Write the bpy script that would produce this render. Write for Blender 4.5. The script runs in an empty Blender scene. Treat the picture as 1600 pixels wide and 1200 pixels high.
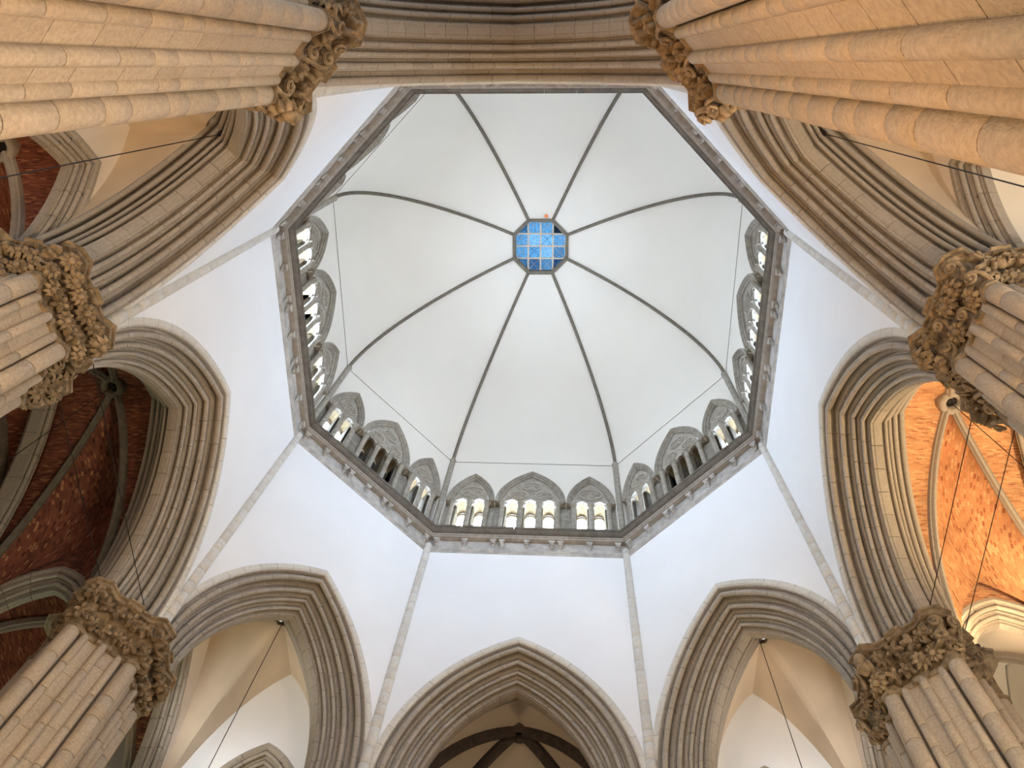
import bpy, bmesh, math, random
from math import sin, cos, pi, radians, sqrt, acos, atan2, hypot
from mathutils import Vector, Matrix

random.seed(7)
SC = bpy.context.scene
COL = SC.collection

# ------------------------------------------------------------------ camera
def rodrigues(w):
    t = sqrt(sum(a*a for a in w)); k = [a/t for a in w]
    K = Matrix(((0, -k[2], k[1]), (k[2], 0, -k[0]), (-k[1], k[0], 0)))
    return Matrix.Identity(3) + K*sin(t) + (K @ K)*(1-cos(t))
RM = rodrigues((0.3773, 0.0645, 0.0061))
cd = bpy.data.cameras.new('camera'); cam = bpy.data.objects.new('camera', cd); COL.objects.link(cam)
cd.sensor_width = 36.0; cd.lens = 36.0*1254.33/1600; cd.clip_end = 300
cam.matrix_world = Matrix(((RM[0][0], -RM[1][0], -RM[2][0], 1.549), (RM[0][1], -RM[1][1], -RM[2][1], -11.012),
                           (RM[0][2], -RM[1][2], -RM[2][2], 1.6), (0, 0, 0, 1)))
SC.camera = cam

# ------------------------------------------------------------------ light and exposure
W = bpy.data.worlds.new('world'); SC.world = W; W.use_nodes = True
W.node_tree.nodes['Background'].inputs[0].default_value = (0.90, 0.95, 1.0, 1)
W.node_tree.nodes['Background'].inputs[1].default_value = 0.75
PANE_EMIT = {'front': 38.0, 'side': 34.0, 'left': 48.0, 'back': 46.0}
SC.view_settings.view_transform = 'Standard'
try: SC.view_settings.look = 'None'
except Exception: pass
SC.view_settings.exposure = 0.50
SC.view_settings.gamma = 1.0
SC.view_settings.use_curve_mapping = False
SC.cycles.use_denoising = True
SC.cycles.use_adaptive_sampling = True; SC.cycles.adaptive_threshold = 0.04
SC.cycles.max_bounces = 5
SC.cycles.diffuse_bounces = 4

# ------------------------------------------------------------------ materials
def mat(name, col, rough=0.85, var=0.0, noise=0.10, scale=3.0, bump=0.15, bscale=14.0, spec=0.25, col2=None, emit=None, estr=0.0, metal=0.0):
    m = bpy.data.materials.new(name); m.use_nodes = True
    nt = m.node_tree; N = nt.nodes; L = nt.links; b = N['Principled BSDF']
    b.inputs['Roughness'].default_value = rough
    b.inputs['Specular IOR Level'].default_value = spec
    b.inputs['Metallic'].default_value = metal
    tc = N.new('ShaderNodeTexCoord'); geo = N.new('ShaderNodeNewGeometry')
    nz = N.new('ShaderNodeTexNoise'); nz.inputs['Scale'].default_value = scale; nz.inputs['Detail'].default_value = 5
    L.new(geo.outputs['Position'], nz.inputs['Vector'])
    cr = N.new('ShaderNodeValToRGB')
    c2 = col2 or tuple(max(0, c*(1-noise*2.2)) for c in col)
    cr.color_ramp.elements[0].position = 0.3; cr.color_ramp.elements[0].color = (*c2, 1)
    cr.color_ramp.elements[1].position = 0.68; cr.color_ramp.elements[1].color = (*[min(1, c*(1+noise*.6)) for c in col], 1)
    L.new(nz.outputs['Fac'], cr.inputs['Fac'])
    out = cr.outputs['Color']
    if var > 0:
        oi = N.new('ShaderNodeObjectInfo'); hs = N.new('ShaderNodeHueSaturation')
        mr = N.new('ShaderNodeMapRange'); mr.inputs['To Min'].default_value = 1-var; mr.inputs['To Max'].default_value = 1+var
        L.new(oi.outputs['Random'], mr.inputs['Value']); L.new(mr.outputs['Result'], hs.inputs['Value'])
        L.new(out, hs.inputs['Color']); out = hs.outputs['Color']
    L.new(out, b.inputs['Base Color'])
    if bump > 0:
        n2 = N.new('ShaderNodeTexNoise'); n2.inputs['Scale'].default_value = bscale; n2.inputs['Detail'].default_value = 4
        L.new(geo.outputs['Position'], n2.inputs['Vector'])
        bp = N.new('ShaderNodeBump'); bp.inputs['Strength'].default_value = bump; bp.inputs['Distance'].default_value = 0.04
        L.new(n2.outputs['Fac'], bp.inputs['Height']); L.new(bp.outputs['Normal'], b.inputs['Normal'])
    if emit:
        b.inputs['Emission Color'].default_value = (*emit, 1); b.inputs['Emission Strength'].default_value = estr
    return m

def brick_mat(name, tones, mortar):
    m = bpy.data.materials.new(name); m.use_nodes = True
    nt = m.node_tree; N = nt.nodes; L = nt.links; b = N['Principled BSDF']
    b.inputs['Roughness'].default_value = 0.9; b.inputs['Specular IOR Level'].default_value = 0.15
    uv = N.new('ShaderNodeUVMap'); uv.uv_map = 'UVMap'
    wp = N.new('ShaderNodeTexNoise'); wp.inputs['Scale'].default_value = 1.2
    L.new(uv.outputs['UV'], wp.inputs['Vector'])
    mx = N.new('ShaderNodeVectorMath'); mx.operation = 'MULTIPLY_ADD'; mx.inputs[1].default_value = (0.10, 0.10, 0)
    L.new(wp.outputs['Color'], mx.inputs[0]); L.new(uv.outputs['UV'], mx.inputs[2])
    br = N.new('ShaderNodeTexBrick'); L.new(mx.outputs[0], br.inputs['Vector'])
    br.inputs['Color1'].default_value = (0, 0, 0, 1); br.inputs['Color2'].default_value = (1, 1, 1, 1); br.inputs['Mortar'].default_value = (.5, .5, .5, 1)
    br.inputs['Scale'].default_value = 1.0; br.inputs['Brick Width'].default_value = 0.23; br.inputs['Row Height'].default_value = 0.075
    br.inputs['Mortar Size'].default_value = 0.014; br.inputs['Bias'].default_value = 0.0
    tr = N.new('ShaderNodeValToRGB'); L.new(br.outputs['Color'], tr.inputs['Fac'])
    for k, (p_, c_) in enumerate(tones):
        el = tr.color_ramp.elements[k] if k < 2 else tr.color_ramp.elements.new(p_)
        el.position = p_; el.color = (*c_, 1)
    mm = N.new('ShaderNodeMixRGB'); mm.inputs[2].default_value = (*mortar, 1)
    L.new(br.outputs['Fac'], mm.inputs[0]); L.new(tr.outputs['Color'], mm.inputs[1])
    nz = N.new('ShaderNodeTexNoise'); nz.inputs['Scale'].default_value = 0.8; nz.inputs['Detail'].default_value = 6
    L.new(uv.outputs['UV'], nz.inputs['Vector'])
    mix = N.new('ShaderNodeMixRGB'); mix.blend_type = 'MULTIPLY'; mix.inputs[0].default_value = 0.6
    cr = N.new('ShaderNodeValToRGB'); cr.color_ramp.elements[0].color = (.55, .55, .55, 1); cr.color_ramp.elements[0].position = .35
    cr.color_ramp.elements[1].position = .6
    L.new(nz.outputs['Fac'], cr.inputs['Fac']); L.new(mm.outputs['Color'], mix.inputs[1]); L.new(cr.outputs['Color'], mix.inputs[2])
    L.new(mix.outputs['Color'], b.inputs['Base Color'])
    bp = N.new('ShaderNodeBump'); bp.inputs['Strength'].default_value = .6; bp.inputs['Distance'].default_value = .03
    L.new(br.outputs['Fac'], bp.inputs['Height']); bp.invert = True; L.new(bp.outputs['Normal'], b.inputs['Normal'])
    return m

M = {}
M['wall'] = mat('white_wall_plaster', (0.83, 0.86, 0.90), .9, noise=.012, scale=.5, bump=.03, bscale=5)
M['dome'] = mat('dome_plaster', (0.715, 0.69, 0.635), .9, noise=.015, scale=.3, bump=.03, bscale=4)
M['cream'] = mat('cream_bay_plaster', (0.78, 0.73, 0.66), .9, noise=.04, scale=.45, bump=.04, bscale=4)
M['web'] = mat('tan_vault_plaster', (0.62, 0.52, 0.40), .9, noise=.07, scale=.5, bump=.04, bscale=4)
M['stone'] = mat('grey_sandstone', (0.37, 0.335, 0.29), .88, var=.06, noise=.055, scale=9, bump=.25, bscale=22)
M['pier'] = mat('tan_sandstone', (0.45, 0.385, 0.31), .85, var=.07, noise=.09, scale=16, bump=.5, bscale=34)
M['pale'] = mat('pale_sandstone', (0.62, 0.61, 0.575), .88, var=.05, noise=.05, scale=8, bump=.2, bscale=20)
M['carve'] = mat('carved_brown_stone', (0.29, 0.225, 0.15), .85, var=.15, noise=.25, scale=5, bump=.5, bscale=18)
M['dark'] = mat('dark_stone', (0.17, 0.155, 0.125), .9, var=.05, noise=.12, scale=4, bump=.2)
M['ribdark'] = mat('dim_rib_stone', (0.10, 0.085, 0.085), .9, noise=.12, scale=4, bump=.2)
M['cornice'] = mat('cornice_stone', (0.15, 0.135, 0.115), .88, var=.08, noise=.14, scale=3, bump=.25, bscale=18)
M['mould'] = mat('moulding_stone', (0.36, 0.34, 0.31), .88, var=.06, noise=.1, scale=5, bump=.2)
M['frieze'] = mat('frieze_stone', (0.47, 0.46, 0.44), .88, var=.06, noise=.14, scale=3, bump=.25, bscale=18)
M['reveal'] = mat('sun_tinted_reveal_stone', (0.30, 0.235, 0.14), .9, noise=.15, scale=5, bump=.3)  # yellow of sunlight through the glass put into the stone colour
M['gal'] = mat('gallery_stone', (0.35, 0.325, 0.28), .9, var=.06, noise=.13, scale=4, bump=.25, bscale=18)
M['trac'] = mat('tracery_stone', (0.43, 0.405, 0.36), .9, noise=.1, scale=5)
M['floor'] = mat('floor_stone', (0.15, 0.122, 0.094), .5, noise=.1, scale=1)
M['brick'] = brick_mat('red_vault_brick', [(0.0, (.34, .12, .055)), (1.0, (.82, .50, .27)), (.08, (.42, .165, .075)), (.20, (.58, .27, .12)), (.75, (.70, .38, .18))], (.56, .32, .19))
M['brick_shaded'] = brick_mat('shaded_red_brick', [(0.0, (.10, .03, .02)), (1.0, (.55, .26, .13)), (.2, (.18, .055, .04)), (.5, (.26, .085, .055)), (.85, (.34, .12, .07))], (.20, .09, .06))  # same red brick, with the shade of the unlit left side in its tones
M['mortar'] = mat('mortar', (0.20, 0.18, 0.15), .95, noise=.1)
M['wire'] = mat('black_cable', (0.012, 0.010, 0.010), .6, noise=0, bump=0)
M['metal'] = mat('beige_metal_bar', (0.55, 0.48, 0.38), .5, noise=.05, bump=0)
M['glassdark'] = mat('dark_window_glass', (0.06, 0.065, 0.075), .2, noise=.05, bump=0, spec=.5)
M['orange'] = mat('orange_plastic', (0.85, 0.20, 0.03), .5, noise=0, bump=0)
M['lampbody'] = mat('lamp_housing', (0.05, 0.05, 0.05), .5, noise=0, bump=0)
for k, v in PANE_EMIT.items():
    M['pane_'+k] = mat('daylit_glass_'+k, (0.8, 0.8, 0.8), .3, noise=0, bump=0, emit=(0.80, 0.96, 1.18), estr=v)
for i, (c, e) in enumerate([((0.10, 0.33, 0.62), .62), ((0.08, 0.27, 0.52), .45), ((0.05, 0.16, 0.36), .3), ((0.02, 0.05, 0.10), .2), ((.16, .42, .75), .8)]):
    M['blue%d' % i] = mat('blue_glass_%d' % i, c, .25, noise=.3, scale=9, bump=0, spec=.5, emit=c, estr=e*.55)
M['lamp'] = mat('lamp_glow', (1, .9, .7), .4, noise=0, bump=0, emit=(1, .72, .40), estr=30)

# ------------------------------------------------------------------ mesh helpers
def mk(name, verts, faces, m, smooth=None, uvs=None, fix=True):
    me = bpy.data.meshes.new(name)
    me.from_pydata([tuple(v) for v in verts], [], faces)
    if fix:
        bm = bmesh.new(); bm.from_mesh(me)
        bmesh.ops.recalc_face_normals(bm, faces=bm.faces); bm.to_mesh(me); bm.free()
    if m in ('brick', 'brick_shaded') and uvs is None: uvs = lambda co, p: (co.x+co.y, co.z)
    if uvs is not None:
        ul = me.uv_layers.new(name='UVMap')
        for p in me.polygons:
            for li in p.loop_indices:
                ul.data[li].uv = uvs(me.vertices[me.loops[li].vertex_index].co, p)
    me.materials.append(M[m] if isinstance(m, str) else m)
    if smooth:
        me.polygons.foreach_set('use_smooth', [True]*len(me.polygons))
        me.set_sharp_from_angle(angle=radians(smooth))
    me.update()
    return me

class G:                       # collects closed pieces of ONE part
    def __init__(s): s.v = []; s.f = []
    def add(s, v, f):
        o = len(s.v); s.v += [tuple(p) for p in v]; s.f += [tuple(i+o for i in q) for q in f]; return s
    def box(s, x0, x1, y0, y1, z0, z1):
        return s.add([(x0,y0,z0),(x1,y0,z0),(x1,y1,z0),(x0,y1,z0),(x0,y0,z1),(x1,y0,z1),(x1,y1,z1),(x0,y1,z1)],
                     [(0,3,2,1),(4,5,6,7),(0,1,5,4),(1,2,6,5),(2,3,7,6),(3,0,4,7)])
    def prism(s, pts, z0, z1):
        n = len(pts)
        return s.add([(x,y,z0) for x,y in pts]+[(x,y,z1) for x,y in pts],
                     [tuple(range(n))[::-1], tuple(range(n,2*n))]+[(i,(i+1)%n,n+(i+1)%n,n+i) for i in range(n)])
    def loft(s, rings):
        n = len(rings[0]); v = [p for r in rings for p in r]; f = []
        for k in range(len(rings)-1):
            for i in range(n):
                j = (i+1) % n; f.append((k*n+i, k*n+j, (k+1)*n+j, (k+1)*n+i))
        f.append(tuple(range(n))[::-1]); f.append(tuple(range((len(rings)-1)*n, len(rings)*n)))
        return s.add(v, f)
    def lathe(s, prof, n=12, c=(0,0), z=0):
        return s.loft([[(c[0]+r*cos(2*pi*i/n), c[1]+r*sin(2*pi*i/n), z+h) for i in range(n)] for r, h in prof])
    def sweep(s, path, prof, up=None, closed=False):
        # prof: list of (side, up) offsets; path: Vectors; up: function(i)->Vector
        path = [Vector(p) for p in path]; rings = []; n = len(path)
        for i, p in enumerate(path):
            if closed: t = path[(i+1) % n]-path[i-1]
            else: t = path[min(i+1, n-1)]-path[max(i-1, 0)]
            t.normalize()
            u = Vector(up(i)) if up else Vector((0, 0, 1))
            u = u-t*u.dot(t)
            if u.length < 1e-4: u = Vector((1, 0, 0))-t*t.x
            u.normalize(); sd = t.cross(u)
            rings.append([tuple(p+sd*a+u*b) for a, b in prof])
        if closed:
            m = len(prof); v = [q for r in rings for q in r]; f = []
            for k in range(n):
                k2 = (k+1) % n
                for i in range(m):
                    j = (i+1) % m; f.append((k*m+i, k*m+j, k2*m+j, k2*m+i))
            return s.add(v, f)
        return s.loft(rings)
    def build(s, name, m, smooth=None): return mk(name, s.v, s.f, m, smooth)

def circ(r, n=8): return [(r*cos(2*pi*i/n), r*sin(2*pi*i/n)) for i in range(n)]

def ob(name, me, parent=None, loc=(0,0,0), rz=0.0, mw=None, kind=None):
    o = bpy.data.objects.new(name, me); COL.objects.link(o)
    if parent: o.parent = parent
    if mw is not None: o.matrix_basis = mw
    else: o.location = loc; o.rotation_euler = (0, 0, rz)
    if kind: o['kind'] = kind
    return o
def tag(o, label, cat, group=None, kind=None):
    o['label'] = label; o['category'] = cat
    if group: o['group'] = group
    if kind: o['kind'] = kind
    return o
def empty(name, loc=(0,0,0), rz=0.0):
    o = bpy.data.objects.new(name, None); COL.objects.link(o); o.location = loc; o.rotation_euler = (0, 0, rz); o.empty_display_size = .3
    return o

# ------------------------------------------------------------------ the octagon
S = 0.452; Q = sqrt(.5)
FACES = [('front', (0,1)), ('front_right', (Q,Q)), ('right', (1,0)), ('back_right', (Q,-Q)),
         ('back', (0,-1)), ('back_left', (-Q,-Q)), ('left', (-1,0)), ('front_left', (-Q,Q))]
def is_ax(n): return max(abs(n[0]), abs(n[1])) > .9
def rotz(n): return atan2(-n[0], n[1])
def ap(n, a): return a if is_ax(n) else (1+S)*Q*a        # distance of that face for octagon apothem a
def hw(n, a): return S*a if is_ax(n) else (1-S)*Q*a      # half width of that face
CORN = {'A': (-S,1), 'B': (S,1), 'C': (1,S), 'D': (1,-S), 'E': (S,-1), 'F': (-S,-1), 'G': (-1,-S), 'H': (-1,S)}
AW = 10.55                     # wall apothem
ZS = 20.6                      # springing of the great arches
PLACE = {'front': 'at the foot of the view', 'front_right': 'at lower right', 'right': 'at far right', 'back_right': 'at upper right',
         'back': 'across the top', 'back_left': 'at upper left', 'left': 'at far left', 'front_left': 'at lower left'}

# floor
g = G().box(-34, 34, -40, 34, -.3, 0); o = ob('floor', g.build('floor', 'floor')); tag(o, 'brown stone floor of the crossing far below', 'floor', kind='structure')

# pointed arch curve: half span w, rise h  -> (e, R)
def pointed(w, h):
    e = (h*h-w*w)/(2*w); return e, w+e

# great arches
ARC = {True: (3.5, 8.222), False: (4.45, 8.675)}           # c, R of hood: axial, diagonal
def roll(d0, p0, d1, p1, rr):
    pts = [(d0, p0), (d0, p0+.04), (d0+rr*.35, p0+.045), (d0+rr*1.5, p0+.055), (d0+rr*1.6, p1-rr*2.3)]
    cx, cy = d0+rr, p1-rr
    for a in range(-130, 121, 25):           # swing through the lower front corner
        t = radians(135+a*-1)                # direction: 180 = front(-d), 90 = inward(+rho)
        pts.append((cx+rr*cos(t), cy+rr*sin(t)))
    gd = min(.24, rr*2.6)
    pts += [(d0+rr*2.05, p1-rr*1.6-gd*.35), (d1-.05, p1-gd), (d1-.035, p1-.01), (d1, p1), (d1+.12, p1), (d1+.12, p0)]
    return pts
ORD = [
    ('hood', [(-.05, 0), (-.05, .17), (.0, .23), (.10, .23), (.24, .23), (.24, 0)], 'pale', .8),
    ('order', roll(.03, .23, .40, .58, .10), 'stone', .85),
    ('order', roll(.40, .58, .70, .88, .085), 'stone', .72),
    ('order', roll(.70, .88, .92, 1.10, .062), 'stone', .8),
    ('order', roll(.92, 1.10, 1.17, 1.33, .062), 'stone', .7),
    ('soffit', [(1.17, 1.33), (1.17, 1.44), (1.25, 1.44), (1.26, 1.46), (1.44, 1.46), (1.45, 1.44), (1.53, 1.44), (1.53, 1.20), (1.17, 1.20)], 'stone', .75),
]
def arc_piece(prof, c, Rh, zs, a, b, side, seg=3, scale=1.0, gap=.009):
    rings = []
    for k in range(seg+1):
        ring = []
        for d, p in prof:
            r = Rh-p*scale
            th_end = acos(min(1, c/r))
            t0 = a+gap/r; t1 = (th_end if b is None else b-gap/r)
            th = t0+(t1-t0)*k/seg
            ring.append((side*(-c+r*cos(th)), d*scale, zs+r*sin(th)))
        rings.append(ring)
    return G().loft(rings)
_arch_cache = {}
def arch_meshes(key, orders, c, Rh, zs, scale=1.0):
    if key in _arch_cache: return _arch_cache[key]
    out = []
    for oi, (nm, prof, m, ln) in enumerate(orders):
        rmid = Rh-sum(p for _, p in prof)/len(prof)*scale
        te = acos(c/rmid); n = max(4, round(te*rmid/ln)); st = te/n; shift = 0
        for side in (1, -1):
            # regular stone is built once at angle 0..st and turned about the arc centre
            reg = arc_piece(prof, c, Rh, 0, 0, st, side, 2, scale).build('voussoir', m, 32)
            for p in reg.vertices: p.co.x += side*c
            last = arc_piece(prof, c, Rh, zs, (n-1)*st, None, side, 3, scale).build('voussoir', m, 32)
            for k in range(n-1): out.append((reg, (-side*c, 0, zs), -side*k*st))
            out.append((last, (0, 0, 0), 0.0))
    _arch_cache[key] = out
    return out
def full_arc(c, R, n=14):
    te = acos(c/R); pts = [(-c+R*cos(te*i/n), R*sin(te*i/n)) for i in range(n+1)]
    return pts                                            # right half from springing to apex
def spandrel(n, c, R, zs, half, top, y0, y1, m, flare=0.0, base=None):
    """solid wall over a pointed opening, local frame"""
    pts = full_arc(c, R); arc = [(x, zs+z) for x, z in pts]
    xs = [(half, zs)]+arc; xs = xs+[(-x, z) for x, z in xs[::-1][1:]]
    f = []; v = []
    for yy, hwid in ((y0, 1.0), (y1, 1.0+flare)):
        for i, (x, z) in enumerate(xs):
            xx = x*hwid if i in (0, len(xs)-1) else x
            v.append((xx, yy, z)); v.append((xx, yy, top))
    k = len(xs)
    for i in range(k-1):
        a = 2*i; b = 2*(i+1); A = a+2*k; B = b+2*k
        f += [(a, b, b+1, a+1), (A, A+1, B+1, B), (a, A, B, b), (a+1, b+1, B+1, A+1)]
    f += [(0, 1, 2*k+1, 2*k), (2*(k-1), 4*k-2, 4*k-1, 2*k-1)]
    return v, f

WALL_LABEL = {
 'front': 'white plaster wall over the arch to the choir at the foot of the view',
 'front_right': 'white plaster wall over the lower right diagonal arch', 'right': 'white plaster wall beside the lit brick transept arch',
 'back_right': 'sliver of white wall over the upper right diagonal arch', 'back': 'white plaster wall hidden over the arch across the top',
 'back_left': 'sliver of white wall over the upper left diagonal arch', 'left': 'white plaster wall beside the dark brick transept arch',
 'front_left': 'white plaster wall over the lower left diagonal arch'}
ARCH_LABEL = {
 'front': 'pointed stone arch at the foot of the view, opening to the choir vault',
 'front_right': 'moulded pointed arch at lower right before a tan plaster bay',
 'right': 'moulded pointed arch at right framing the orange brick vault',
 'back_right': 'steeply foreshortened moulded arch at upper right',
 'back': 'broad moulded arch running overhead across the top of the view',
 'back_left': 'steeply foreshortened moulded arch at upper left',
 'left': 'moulded pointed arch at left framing the dark brick vault',
 'front_left': 'moulded pointed arch at lower left before a tan plaster bay'}
_mirror = {}
for side, n in FACES:
    ax = is_ax(n); c, Rh = ARC[ax]; a = ap(n, AW); rz = rotz(n); org = (n[0]*a, n[1]*a, 0)
    v, f = spandrel(n, c, Rh-.12, ZS, hw(n, AW), 35.4, 0, 2.7, 'wall', flare=2.7*.414/hw(n, AW))
    w = ob('wall_'+side, mk('wall_'+side, v, f, 'wall'), None, org, rz)
    tag(w, WALL_LABEL[side], 'wall', kind='structure')
    e = empty('pointed_arch', (org[0], org[1], ZS), rz)
    tag(e, ARCH_LABEL[side], 'arch', 'great arches of the crossing')
    for me, loc, ry in arch_meshes('ax' if ax else 'dg', ORD, c, Rh, 0):
        o = ob('voussoir', me, e); o.location = loc; o.rotation_euler = (0, ry, 0)
    # rear moulding: the same orders mirrored on the far face
    if side == 'back':
        rear = [(nm, [(2.7-d, p) for d, p in prof], m, ln) for nm, prof, m, ln in ORD[1:5]]
        for me, loc, ry in arch_meshes('rear_ax', rear, c, Rh, 0):
            o = ob('voussoir', me, e); o.location = loc; o.rotation_euler = (0, ry, 0)
    else:
        key = ('rear', ax)
        if key not in _mirror:
            gg = G()
            for nm, prof, m, ln in ORD[1:5]:
                for sd in (1, -1):
                    q = arc_piece([(2.7-d, p) for d, p in prof], c, Rh, 0, 0, None, sd, 14)
                    gg.add(q.v, q.f)
            _mirror[key] = gg.build('rear_moulding', 'stone', 32)
        ob('rear_moulding', _mirror[key], e)

# ------------------------------------------------------------------ wall shafts
drum_big = G().lathe([(.213, 0), (.22, .012), (.22, .988), (.213, 1)], 20).build('drum', 'pier', 40)
drum_small = G().lathe([(.113, 0), (.12, .012), (.12, .988), (.113, 1)], 14).build('drum', 'pier', 40)
drum_wall = G().lathe([(.193, 0), (.20, .01), (.20, .99), (.193, 1)], 16).build('drum', 'pale', 40)
long_big = G().lathe([(.217, 0), (.217, 1)], 16).build('shaft', 'pier', 40)
long_small = G().lathe([(.117, 0), (.117, 1)], 12).build('shaft', 'pier', 40)
core_wall = G().lathe([(.145, 0), (.145, 1)], 12).build('core', 'mortar', 40)
NEXT = {'A': 'between the choir arch and lower left arch', 'B': 'between the choir arch and lower right arch',
        'C': 'between lower right arch and orange brick transept arch', 'D': 'rising to the upper right cornice corner',
        'E': 'at top right beside the overhead arch', 'F': 'at top left beside the overhead arch',
        'G': 'rising to the upper left cornice corner', 'H': 'between lower left arch and dark brick transept arch'}
for q, (cx, cy) in CORN.items():
    x, y = cx*10.5, cy*10.5
    e = empty('wall_shaft', (x, y, ZS)); tag(e, 'slender pale stone wall shaft '+NEXT[q], 'shaft', 'wall shafts at the corners of the crossing')
    o = ob('core', core_wall, e); o.scale = (1, 1, 13.9)
    z = 0
    while z < 13.6:
        h = min(random.choice((.55, .7, .7, .85)), 13.9-z)
        if 13.9-z-h < .3: h = 13.9-z
        tp = 1.0-.18*(z/13.9)
        o = ob('drum', drum_wall, e, (0, 0, z+.006)); o.scale = (tp, tp, h-.014); z += h

# ------------------------------------------------------------------ cornice
cor = empty('cornice', (0, 0, 33.9)); tag(cor, 'grey moulded cornice ringing the octagon below the dome gallery', 'cornice')
PC = [(10.62, 35.55), (10.0, 35.55), (9.985, 35.50), (10.0, 35.42), (10.05, 35.40), (10.07, 35.34), (10.11, 35.25), (10.19, 35.18), (10.24, 35.165), (10.62, 35.165)]
PM = [(10.62, 35.16), (10.235, 35.16), (10.20, 35.12), (10.19, 35.08), (10.21, 35.04), (10.26, 35.02), (10.27, 34.99), (10.25, 34.96), (10.25, 34.92), (10.29, 34.90), (10.62, 34.90)]
PF = [(10.60, 34.895), (10.50, 34.895), (10.50, 34.22), (10.46, 34.20), (10.45, 34.13), (10.47, 34.09), (10.52, 34.05), (10.53, 33.95), (10.60, 33.95)]
corbel = G()
corbel.box(-.13, .13, 0, .22, .36, .52)
corbel.loft([[(x*s_, y0, z) for x in (-.11, .11) for y0 in (0,)]+[(.11*s_, .2, z), (-.11*s_, .2, z)] for z, s_ in ((.36, 1.0), (.30, 1.0))])
corbel.loft([[(.0+.11*sx*cos(t), .12-fy*max(0, cos(t-pi/2)*-1)*1.0+.0, z) for t in [2*pi*i/8 for i in range(8)]] for z, sx, fy in ((.33, 1.0, .12), (.22, 1.05, .13), (.12, .8, .10), (.02, .45, .04), (-.04, .2, .0))])
for xx in (-.06, .06, 0):
    corbel.lathe([(.01, -.03), (.04, -.02), (.045, .02), (.01, .05)], 6, (xx, .02 if xx else -.015), .17 if xx else .10)
corbel_me = corbel.build('corbel', 'frieze', 40)
_st = {}
for side, n in FACES:
    rz = rotz(n); ax = is_ax(n)
    R_ = Matrix.Rotation(rz, 4, 'Z')
    for nm, prof, m, NN in (('cornice_stone', PC, 'cornice', 7), ('moulding_stone', PM, 'mould', 7), ('frieze_stone', PF, 'frieze', 5)):
        for k in range(NN):
            key = (nm, ax, k)
            if key not in _st:
                rings = []
                f0, f1 = -1+2*k/NN, -1+2*(k+1)/NN
                gq = .005 if nm == 'cornice_stone' else .002
                for ff, gp in ((f0, gq if k else 0), (f1, -gq if k < NN-1 else 0)):
                    rings.append([(ff*hw(n, a)+gp, ap(n, a), z-33.9) for a, z in prof])
                _st[key] = G().loft(rings).build(nm, m, 30)
            o = ob(nm, _st[key], cor); o.rotation_euler = (0, 0, rz)
    k = hw(n, 10.5)/4.72
    for u in (-4.36, -3.0, -1.62, -1.2, 0.0, 1.2, 1.62, 3.0, 4.36):
        o = ob('corbel', corbel_me, cor, mw=R_ @ Matrix.Translation((u*k, ap(n, 10.5)-.19, 34.38-33.9)) @ Matrix.Scale(1.12, 4))

# ------------------------------------------------------------------ dome
ZD = 43.2; AD = 10.5; BD = 10.75; AO = 1.72
ceil = empty('ceiling', (0, 0, ZD)); tag(ceil, 'cream plastered octagonal dome with dark ribs around a blue skylight', 'dome', kind='structure')
th_o = acos(AO/AD)
def dome_az(i, n=20):
    t = th_o*i/n; return AD*cos(t), BD*sin(t)
_pn = {}
for side, n in FACES:
    ax = is_ax(n)
    if ax not in _pn:
        v = []; f = []; K = 20
        for off in (0, .25):
            for i in range(K+1):
                a, z = dome_az(i, K)
                for s_ in (-1, 1): v.append((s_*hw(n, a+off), ap(n, a+off), z+off*.6))
        for i in range(K):
            a = 2*i; b = 2*(K+1)+a
            f += [(a, a+1, a+3, a+2), (b, b+2, b+3, b+1)]
        _pn[ax] = mk('dome_panel', v, f, 'dome', 60, fix=False)
    o = ob('dome_panel', _pn[ax], ceil, rz=rotz(n))
cr_ = hypot(1, S)
rp = [(-.095, .05), (-.095, -.08), (-.07, -.11), (-.045, -.17), (.045, -.17), (.07, -.11), (.095, -.08), (.095, .05)]
path = []; K = 40
for i in range(K+1):
    a, z = dome_az(i, K); path.append((0, a*cr_, z))
def nrm(i):
    a, z = dome_az(i, K); return Vector((0, a*cr_/(AD*cr_)**2, z/BD**2))
rib_me = G().sweep(path, rp, nrm).build('rib', 'dark', 40)
shaft_me = G().lathe([(.23, -7.6), (.23, -7.3), (.16, -7.2), (.16, -.05), (.19, 0), (.14, .1)], 12).build('corner_shaft', 'gal', 40)
for q, (cx, cy) in CORN.items():
    ob('rib', rib_me, ceil, rz=rotz((cx/cr_, cy/cr_)))
    r = 11.42
    ob('corner_shaft', shaft_me, ceil, (cx/cr_*r, cy/cr_*r, 0))
for side, n in FACES:
    h = hw(n, 10.46)-.1
    ob('seam', G().sweep([(-h, 0, 0), (h, 0, 0)], circ(.014, 5)).build('seam', 'dark'), ceil, (n[0]*ap(n, 10.46), n[1]*ap(n, 10.46), -.02), rotz(n))

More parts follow.
